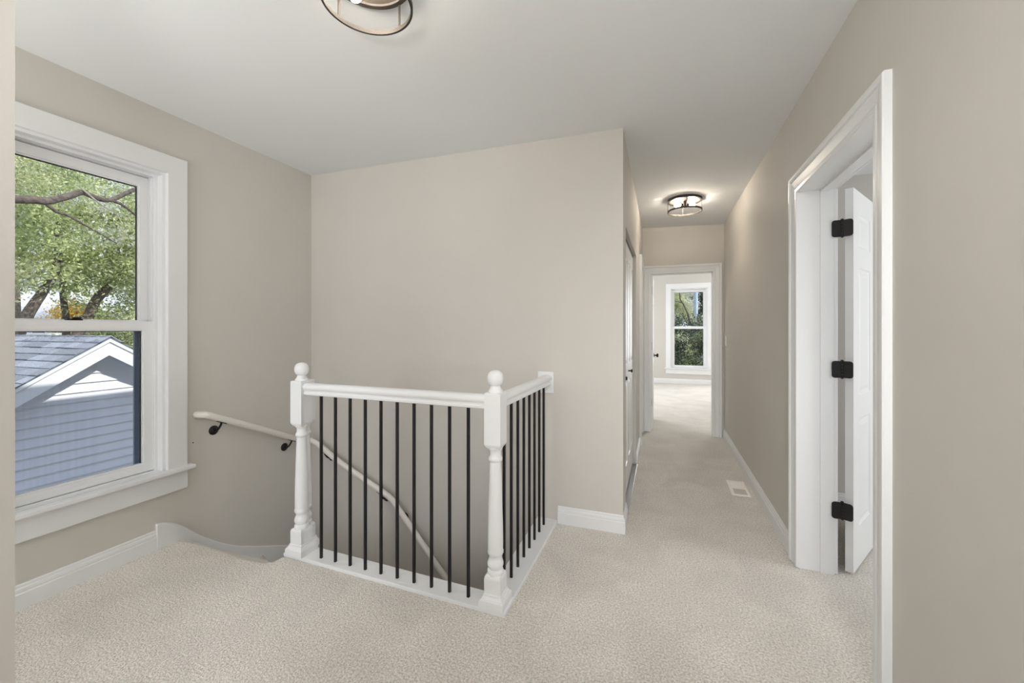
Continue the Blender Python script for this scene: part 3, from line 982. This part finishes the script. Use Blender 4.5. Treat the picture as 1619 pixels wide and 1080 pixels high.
ceiling_light((-0.985, 1.195, 2.583), R(-10), 'round dark-ringed flush ceiling light, cut by the top edge of the picture', None, R(0), (-0.004, 0.012))
ceiling_light((0.212, 4.33, 2.566), R(12), 'round dark-ringed flush ceiling light down the hallway', M_BULB2, R(82))

# ------------------------------------------------------------------ floor register, switch, outlet
reg = thing('floor_register', 'small almond floor register in the carpet beside the hallway wall', 'vent', (0.586, 3.766, 0.001))
bm = bmesh.new()
a, b, ia, ib = 0.068, 0.168, 0.046, 0.142
rr = []
for (hx, hy, z) in ((a, b, 0.0), (a, b, 0.003), (a - 0.006, b - 0.006, 0.006), (ia, ib, 0.006), (ia, ib, 0.0)):
    rr.append([Vector((-hx, -hy, z)), Vector((hx, -hy, z)), Vector((hx, hy, z)), Vector((-hx, hy, z))])
rings(bm, rr, False)
obj('frame', bm, M_REG, reg)
bm = bmesh.new(); box(bm, -ia, ia, -ib, ib, 0.0002, 0.001)
obj('damper', bm, M_REGD, reg)
bm = bmesh.new(); box(bm, -ia, ia, -0.0014, 0.0014, 0.001, 0.0052)
lv = obj('louvre', bm, M_REG, reg)
lv.location = (0, -0.015, 0)
for i in range(13):
    copy_part(lv, reg, (0, 0.0 + i * 0.0105, 0))
for i in range(1, 12):
    copy_part(lv, reg, (0, -0.015 - i * 0.0105, 0), None, (1, 0.45, 0.4))
bm = bmesh.new(); box(bm, -ia, ia, -0.0045, 0.0045, 0.0, 0.0058)
obj('cross_bar', bm, M_REG, reg).location = (0, -0.006, 0)

def plate(name, label, cat, loc, rz, kind):
    t = thing(name, label, cat, loc, rz)
    bm = bmesh.new(); box(bm, -0.035, 0.035, -0.005, 0.0, -0.057, 0.057); bev(bm, 0.002, 2)
    obj('cover_plate', bm, M_PLATE, t)
    bm = bmesh.new()
    if kind == 'switch':
        box(bm, -0.016, 0.016, -0.008, -0.004, -0.033, 0.033); bev(bm, 0.0015, 1)
        obj('rocker', bm, M_PLATE, t)
    else:
        for z in (-0.02, 0.02):
            box(bm, -0.016, 0.016, -0.0065, -0.0045, z - 0.013, z + 0.013)
        obj('receptacle', bm, M_PLATE, t)
    return t
plate('light_switch', 'white light switch on the right hallway wall before the far door', 'switch', (XR, 5.29, 1.16), R(-90), 'switch')
plate('outlet', 'white outlet low on the side room wall, seen in the gap behind the open door', 'outlet', (1.335, 3.60, 0.25), 0, 'outlet')

# ------------------------------------------------------------------ outdoors
bm = bmesh.new(); box(bm, -60, 40, -40, 60, -3.4, -3.2)
tag(obj('ground', bm, M_LAWN), 'lawn around the house', 'ground', kind='structure')

gar = thing('garage', 'white sided garage with a grey shingled gable roof outside the left window', 'garage', (-7.4, 3.38, -3.2))
G0 = Vector((-7.4, 3.38, -3.2))
SL = 0.655; HWG = 2.75; RZ = 1.185; SH_LEN = 5.6
def gz(y): return RZ - SL * abs(y - 3.38)
bm = bmesh.new()
prof = [(3.38 - 2.5, -3.2), (3.38 + 2.5, -3.2), (3.38 + 2.5, gz(3.38 + 2.5) - 0.09), (3.38, RZ - 0.09), (3.38 - 2.5, gz(3.38 - 2.5) - 0.09)]
rings(bm, [[Vector((x, y, z)) - G0 for y, z in prof] for x in (-7.42, -7.42 - SH_LEN)], True)
obj('garage_wall', bm, M_SIDE, gar)
# siding boards: each board tapered, bottom edge proud
zl = 0.312 + 0.125 * 6
k = 0
while zl > -3.1:
    z0, z1 = zl - 0.125, zl
    def half(z): return min(2.5, (RZ - 0.20 - z) / SL)
    h0, h1 = half(z0), half(z1)
    if h0 > 0.02:
        h1 = max(h1, 0.0)
        zt = z1 if h1 > 0 else RZ - 0.20
        bm = bmesh.new()
        yv = 3.38
        P = [(-7.392, yv - h0, z0 + 0.004), (-7.392, yv + h0, z0 + 0.004), (-7.418, yv + h1, zt), (-7.418, yv - h1, zt)]
        f = [Vector(p) for p in P]
        f2 = [Vector((-7.42, p[1], p[2])) for p in P]
        lipa = [Vector((-7.402, yv - h0, z0)), Vector((-7.402, yv + h0, z0)), Vector((-7.42, yv + h0, z0)), Vector((-7.42, yv - h0, z0))]
        rings(bm, [[v - G0 for v in f2], [v - G0 for v in f]], True)
        obj('siding_board', bm, M_SIDE, gar)
    zl -= 0.125
# rake boards, with the small upper fillet
for s in (-1, 1):
    yo = 3.38 + s * HWG
    bm = bmesh.new()
    prof = [(3.38, RZ - 0.045), (yo, gz(yo) - 0.045), (yo, gz(yo) - 0.245), (3.38, RZ - 0.245)]
    rings(bm, [[Vector((x, y, z)) - G0 for y, z in prof] for x in (-7.10, -7.125)], True)
    obj('rake_board', bm, M_FASCIA, gar)
    bm = bmesh.new()
    prof = [(3.38, RZ - 0.012), (yo, gz(yo) - 0.012), (yo, gz(yo) - 0.062), (3.38, RZ - 0.062)]
    rings(bm, [[Vector((x, y, z)) - G0 for y, z in prof] for x in (-7.078, -7.10)], True)
    obj('rake_fillet', bm, M_FASCIA, gar)
    bm = bmesh.new()
    prof = [(3.38, RZ - 0.010), (yo, gz(yo) - 0.010), (yo, gz(yo) - 0.050), (3.38, RZ - 0.050)]
    rings(bm, [[Vector((x, y, z)) - G0 for y, z in prof] for x in (-7.10, -7.4 - SH_LEN - 0.3)], True)
    obj('roof_deck', bm, M_FASCIA, gar)
    bm = bmesh.new()
    prof = [(3.38, RZ + 0.004), (yo, gz(yo) + 0.004), (yo, gz(yo) - 0.012), (3.38, RZ - 0.012)]
    rings(bm, [[Vector((x, y, z)) - G0 for y, z in prof] for x in (-7.07, -7.085)], True)
    obj('drip_edge', bm, M_SCREEN, gar)
# shingles
cs = 1 / math.sqrt(1 + SL * SL); sn = SL * cs
EXPO, TW = 0.140, 0.33
def shingle_verts(u0, u1, d, lift, side, thick=0.012):
    """u along -X from the rake, d slope distance of the butt from the ridge"""
    out = []
    for (dd, h) in ((d, lift + thick), (d - EXPO - 0.03, lift - 0.004), (d - EXPO - 0.03, lift - 0.010), (d, lift)):
        y = 3.38 - side * dd * cs - side * h * sn * -1 * -1
        z = RZ - dd * sn + h * cs
        out.append((3.38 - side * (dd * cs + h * sn), z))
    return [[Vector((-7.07 - uu, y, z)) - G0 for y, z in out] for uu in (u0, u1)]
rest = bmesh.new()
cnt = 0
rs = random.Random(3)
for side in (1, -1):
    for c_ in range(1, 24):
        d = c_ * EXPO
        if d * cs > HWG: break
        u_ = -rs.random() * 0.2
        while u_ < SH_LEN + 0.3:
            wv = TW * rs.choice([0.55, 0.8, 1.0, 1.15])
            u0, u1 = max(0, u_), min(SH_LEN + 0.35, u_ + wv)
            if u1 - u0 > 0.02:
                lift = 0.004 + rs.choice([0, 0.005])
                vv = shingle_verts(u0, u1 - 0.003, d, lift, side)
                if side == 1 and c_ <= 10 and cnt < 260:
                    bm = bmesh.new(); rings(bm, vv, True)
                    obj('shingle', bm, M_SH[rs.randrange(3)], gar); cnt += 1
                else:
                    rings(rest, vv, True)
            u_ += wv
o = obj('shingle_field', rest, M_SH[1], gar)
o['kind'] = 'stuff'
u_ = 0
while u_ < SH_LEN + 0.3:
    bm = bmesh.new()
    rr = []
    for uu, l_ in ((u_, 0.022), (u_ + 0.26, 0.012)):
        rr.append([Vector((-7.065 - uu, 3.38 + y, z)) - G0 for y, z in ((-0.15 * cs, RZ - 0.15 * sn + l_), (0, RZ + l_ + 0.004), (0.15 * cs, RZ - 0.15 * sn + l_), (0.15 * cs, RZ - 0.15 * sn + l_ - 0.01), (0, RZ + l_ - 0.008), (-0.15 * cs, RZ - 0.15 * sn + l_ - 0.01))])
    rings(bm, rr, True)
    obj('ridge_cap', bm, M_SH[rs.randrange(3)], gar)
    u_ += 0.2
bm = bmesh.new()
lathe(bm, [(0.012, 0.0), (0.012, 0.05), (0.006, 0.06)], 8, Matrix.Translation(Vector((-7.385, 3.37, 0.735)) - G0))
obj('light_stub', bm, M_FASCIA, gar)['label'] = 'small white stub under the gable peak'

# far house beyond the garage
fh = thing('house', 'pale house with a light roof behind the trunks outside the left window', 'house', (-30, 10, -3.2))
F0 = Vector((-30, 10, -3.2))
bm = bmesh.new(); box(bm, -7, 0, -6, 3.6, 0, 4.9)
obj('house_wall', bm, M_HWALL, fh)
bm = bmesh.new()
rings(bm, [[Vector((0.5, y, 4.85)), Vector((-3.5, y, 5.75)), Vector((-7.5, y, 4.85)), Vector((-7.5, y, 4.7)), Vector((0.5, y, 4.7))] for y in (-6.5, 4.0)], True)
obj('house_roof', bm, M_HROOF, fh)
for y in (-5, -3.2, -1.4, 0.4, 1.4, 2.4):
    bm = bmesh.new(); box(bm, 0.0, 0.04, y - 0.28, y + 0.28, 3.75, 4.6)
    wf = obj('house_window', bm, M_FASCIA, fh)
    bm = bmesh.new(); box(bm, 0.041, 0.05, y - 0.22, y + 0.22, 3.82, 4.53)
    obj('pane', bm, M_HWIN, wf)
gr = thing('outbuilding', 'low white building just behind the garage ridge', 'building', (-24, 9.2, -3.2))
bm = bmesh.new(); box(bm, -4, 0, -6, 0.65, 0, 4.2)
obj('wall_panel', bm, M_HWALL, gr)
bm = bmesh.new(); box(bm, -4.2, 0.2, -6.2, 0.85, 4.2, 4.32)
obj('flat_roof', bm, M_FASCIA, gr)

def leaves(name, parent, P0, centres, n_per, spread, size, mats, weights, seed):
    rng = np.random.default_rng(seed)
    C_ = np.array(centres)
    n = len(C_) * n_per
    c = np.repeat(C_, n_per, axis=0) + rng.normal(0, 1, (n, 3)) * np.array(spread)
    a = rng.normal(0, 1, (n, 3)); a /= np.linalg.norm(a, axis=1)[:, None]
    b = rng.normal(0, 1, (n, 3)); b -= a * (a * b).sum(1)[:, None]; b /= np.linalg.norm(b, axis=1)[:, None]
    s = size * rng.uniform(0.6, 1.3, (n, 1))
    v = np.stack([c - a * s, c - b * s * 0.45, c + a * s, c + b * s * 0.45], axis=1).reshape(-1, 3) - np.array(P0)
    me = bpy.data.meshes.new(name)
    me.vertices.add(n * 4); me.vertices.foreach_set('co', v.ravel())
    me.loops.add(n * 4); me.loops.foreach_set('vertex_index', np.arange(n * 4, dtype=np.int32))
    me.polygons.add(n)
    me.polygons.foreach_set('loop_start', np.arange(0, n * 4, 4, dtype=np.int32))
    try: me.polygons.foreach_set('loop_total', np.full(n, 4, dtype=np.int32))
    except Exception: pass
    cl = np.repeat(rng.choice(len(mats), len(C_), p=weights), n_per)
    mix = rng.random(n) < 0.25
    cl = np.where(mix, rng.choice(len(mats), n, p=weights), cl)
    me.update(calc_edges=True)
    for m_ in mats: me.materials.append(m_)
    me.polygons.foreach_set('material_index', cl.astype(np.int32))
    me.update()
    o = bpy.data.objects.new(name, me); COL.objects.link(o); o.parent = parent
    o['kind'] = 'stuff'
    return o

def clumps(n, lo, hi, seed, hole=0.0):
    rng = np.random.default_rng(seed)
    return rng.uniform(lo, hi, (n, 3))

def ell(n, c, r, seed):
    rng = np.random.default_rng(seed)
    p = rng.normal(0, 1, (n, 3)); p /= np.linalg.norm(p, axis=1)[:, None]
    p *= (rng.random((n, 1)) ** 0.45)
    return p * np.array(r) + np.array(c)

def tree(name, label, base, limbs, crown, n_per, spread, size, mats, weights, seed, group=None, bark=M_BARK):
    t = thing(name, label, 'tree', base, 0, group)
    P0 = Vector(base)
    for i, (pts, r0, r1) in enumerate(limbs):
        pp = smooth_path(pts, 5)
        n = len(pp)
        bm = bmesh.new()
        tube(bm, [p - P0 for p in pp], [r0 + (r1 - r0) * k / (n - 1) for k in range(n)], 10)
        obj('trunk' if i == 0 else 'branch', bm, bark if i < 4 else M_BARKL, t, smooth=True)
    leaves('foliage', t, base, crown, n_per, spread, size, mats, weights, seed)
    return t

MX = [L_GREEN, L_LIGHT, L_YELL, L_PALE]
tree('maple_tree', 'broad leafy tree with a dark level limb, nearest the left window', (-12.2, 2.6, -3.2),
     [([(-12.2, 2.6, -3.2), (-12.1, 2.7, 0.5), (-12, 2.9, 3.0), (-12.0, 3.0, 6.5)], 0.20, 0.10),
      ([(-12.0, 2.9, 3.25), (-11.3, 3.5, 3.56), (-11, 4.10, 3.70), (-11, 4.304, 3.736), (-11, 4.615, 3.93), (-11, 4.804, 4.06), (-11, 5.0, 4.018), (-11, 5.259, 4.043), (-11, 5.671, 4.389), (-11, 6.3, 4.9)], 0.085, 0.035),
      ([(-11, 4.26, 3.70), (-11, 4.435, 3.566), (-11, 4.615, 3.527), (-11, 5.0, 3.326), (-11, 5.367, 3.136)], 0.035, 0.012),
      ([(-11, 5.259, 4.043), (-11, 5.477, 3.983), (-11, 5.8, 3.75)], 0.04, 0.015),
      ([(-10.95, 4.80, 4.10), (-10.6, 4.92, 3.80), (-10.5, 5.10, 3.68), (-10.5, 5.35, 3.60)], 0.018, 0.006),
      ([(-10.5, 5.12, 3.68), (-10.4, 5.15, 3.45), (-10.4, 5.20, 3.2)], 0.010, 0.004)],
     ell(100, (-12.3, 4.2, 5.5), (1.9, 3.6, 2.6), 1), 260, (0.18, 0.18, 0.11), 0.036, MX, [0.34, 0.34, 0.22, 0.10], 11)
tree('leaning_tree', 'tree with a dark trunk leaning right, at the left edge of the window', (-15.0, 4.6, -3.2),
     [([(-15, 4.6, -3.2), (-15, 5.25, 0.7), (-15, 5.474, 1.538), (-15, 5.64, 1.945), (-15, 5.811, 2.314), (-15, 6.047, 2.97), (-15.3, 6.2, 4.5)], 0.15, 0.07)],
     ell(95, (-15.4, 6.2, 4.1), (1.7, 2.4, 2.0), 2), 240, (0.26, 0.26, 0.18), 0.055, MX, [0.36, 0.34, 0.20, 0.10], 12)
tree('upright_tree', 'tree with an upright pale brown trunk behind the garage ridge', (-17, 7.1, -3.2),
     [([(-17, 7.1, -3.2), (-17, 7.062, 0.915), (-17, 7.047, 1.684), (-17, 6.991, 2.256), (-17, 6.964, 3.018), (-17.2, 7.0, 5.0)], 0.10, 0.06)],
     ell(95, (-17.6, 7.6, 4.5), (1.6, 3.2, 2.7), 3), 240, (0.24, 0.24, 0.16), 0.05, MX, [0.42, 0.32, 0.16, 0.10], 13)
tree('forked_tree', 'tree with a thick trunk slanting right, behind the garage peak', (-16, 6.2, -3.2),
     [([(-16, 6.3, -3.2), (-16, 6.876, 1.024), (-16, 7.129, 1.676), (-16, 7.303, 2.157), (-16, 7.65, 2.669), (-16, 7.918, 3.095), (-16, 8.131, 3.73), (-16, 8.4, 4.6)], 0.15, 0.08)],
     ell(100, (-16.3, 8.4, 3.7), (1.4, 1.7, 2.6), 4), 240, (0.26, 0.26, 0.20), 0.055, MX, [0.40, 0.32, 0.18, 0.10], 14)
tree('golden_tree', 'small golden autumn tree between the trunks beyond the garage', (-26, 11.3, -3.2),
     [([(-26, 11.3, -3.2), (-26, 11.3, 0), (-26, 11.35, 2)], 0.12, 0.05)],
     ell(40, (-26, 11.35, 1.7), (0.9, 0.9, 0.8), 5), 220, (0.25, 0.25, 0.2), 0.075, [L_GOLD, L_YELL], [0.75, 0.25], 15)
tree('green_shrub_tree', 'light green bushy tree right of the garage peak', (-20, 10.6, -3.2),
     [([(-20, 10.6, -3.2), (-20, 10.6, -1), (-20, 10.7, 1)], 0.1, 0.04)],
     ell(90, (-20, 10.0, 0.4), (1.4, 1.6, 1.5), 6), 240, (0.3, 0.3, 0.22), 0.06, MX, [0.36, 0.36, 0.2, 0.08], 16)
tree('background_tree', 'hazy tree closing the view behind the trunks', (-24, 8.5, -3.2),
     [([(-24, 8.5, -3.2), (-24, 8.5, 2), (-24, 8.4, 6)], 0.2, 0.08)],
     ell(72, (-24, 10.2, 5.9), (1.5, 5.0, 3.3), 7), 200, (0.36, 0.36, 0.25), 0.09, MX, [0.34, 0.34, 0.18, 0.14], 17)

# behind the far room
tree('yellow_green_tree', 'yellow-green tree with a bent dark branch in the far window', (0.0, 16.5, -3.2),
     [([(1.0, 16.7, -3.2), (1.0, 16.6, 0), (0.98, 16.3, 1.2), (0.93, 16, 1.62)], 0.09, 0.04),
      ([(0.93, 16, 1.60), (0.896, 16, 1.80), (0.80, 16, 2.05), (0.72, 16, 2.22), (0.63, 16, 2.40), (0.60, 16, 2.9)], 0.035, 0.022),
      ([(0.72, 16, 2.22), (0.60, 16, 2.27), (0.42, 16, 2.32)], 0.018, 0.010)],
     ell(90, (0.35, 17.0, 2.4), (0.95, 0.6, 1.1), 21), 240, (0.12, 0.12, 0.10), 0.035, [L_YELL, L_PALE, L_LIGHT], [0.5, 0.25, 0.25], 21)
tree('dark_shrub', 'dark green bush filling the lower half of the far window', (0.9, 15.5, -3.2),
     [([(0.9, 15.5, -3.2), (0.9, 15.5, -1), (0.9, 15.5, 0.9)], 0.08, 0.03)],
     ell(150, (0.9, 15.6, 0.55), (1.4, 0.6, 1.2), 22), 260, (0.13, 0.13, 0.10), 0.032, [L_DARK, L_GREEN, L_LIGHT, L_YELL], [0.5, 0.22, 0.18, 0.10], 22)
tree('evergreen_tree', 'dark evergreen behind the pale pole in the far window', (1.7, 18.0, -3.2),
     [([(1.7, 18, -3.2), (1.7, 18, 0), (1.7, 18, 4)], 0.14, 0.05)],
     ell(110, (1.75, 18.0, 2.4), (0.85, 0.6, 2.2), 23), 240, (0.14, 0.14, 0.16), 0.04, [L_DARK, L_GREEN], [0.85, 0.15], 23)
pl_ = thing('utility_pole', 'pale blue-white pole in front of the dark evergreen in the far window', 'pole', (1.19, 16.6, -3.2))
bm = bmesh.new(); lathe(bm, [(0.075, 0), (0.070, 6.5), (0.068, 9.0), (0.03, 9.05)], 16)
obj('shaft', bm, M_POLE, pl_, smooth=True)
sh = thing('shed', 'low blue-grey shed under the bushes in the far window', 'shed', (1.2, 20.0, -3.2))
bm = bmesh.new(); box(bm, -2.5, 2.5, -0.5, 2.5, 0, 2.9)
obj('shed_wall', bm, M_SHED, sh)
bm = bmesh.new(); rings(bm, [[Vector((x, -0.8, 2.85)), Vector((x, 1.0, 3.5)), Vector((x, 2.8, 2.85)), Vector((x, 2.8, 2.95)), Vector((x, 1.0, 3.6)), Vector((x, -0.8, 2.95))] for x in (-2.7, 2.7)], True)
obj('shed_roof', bm, M_SHED, sh)
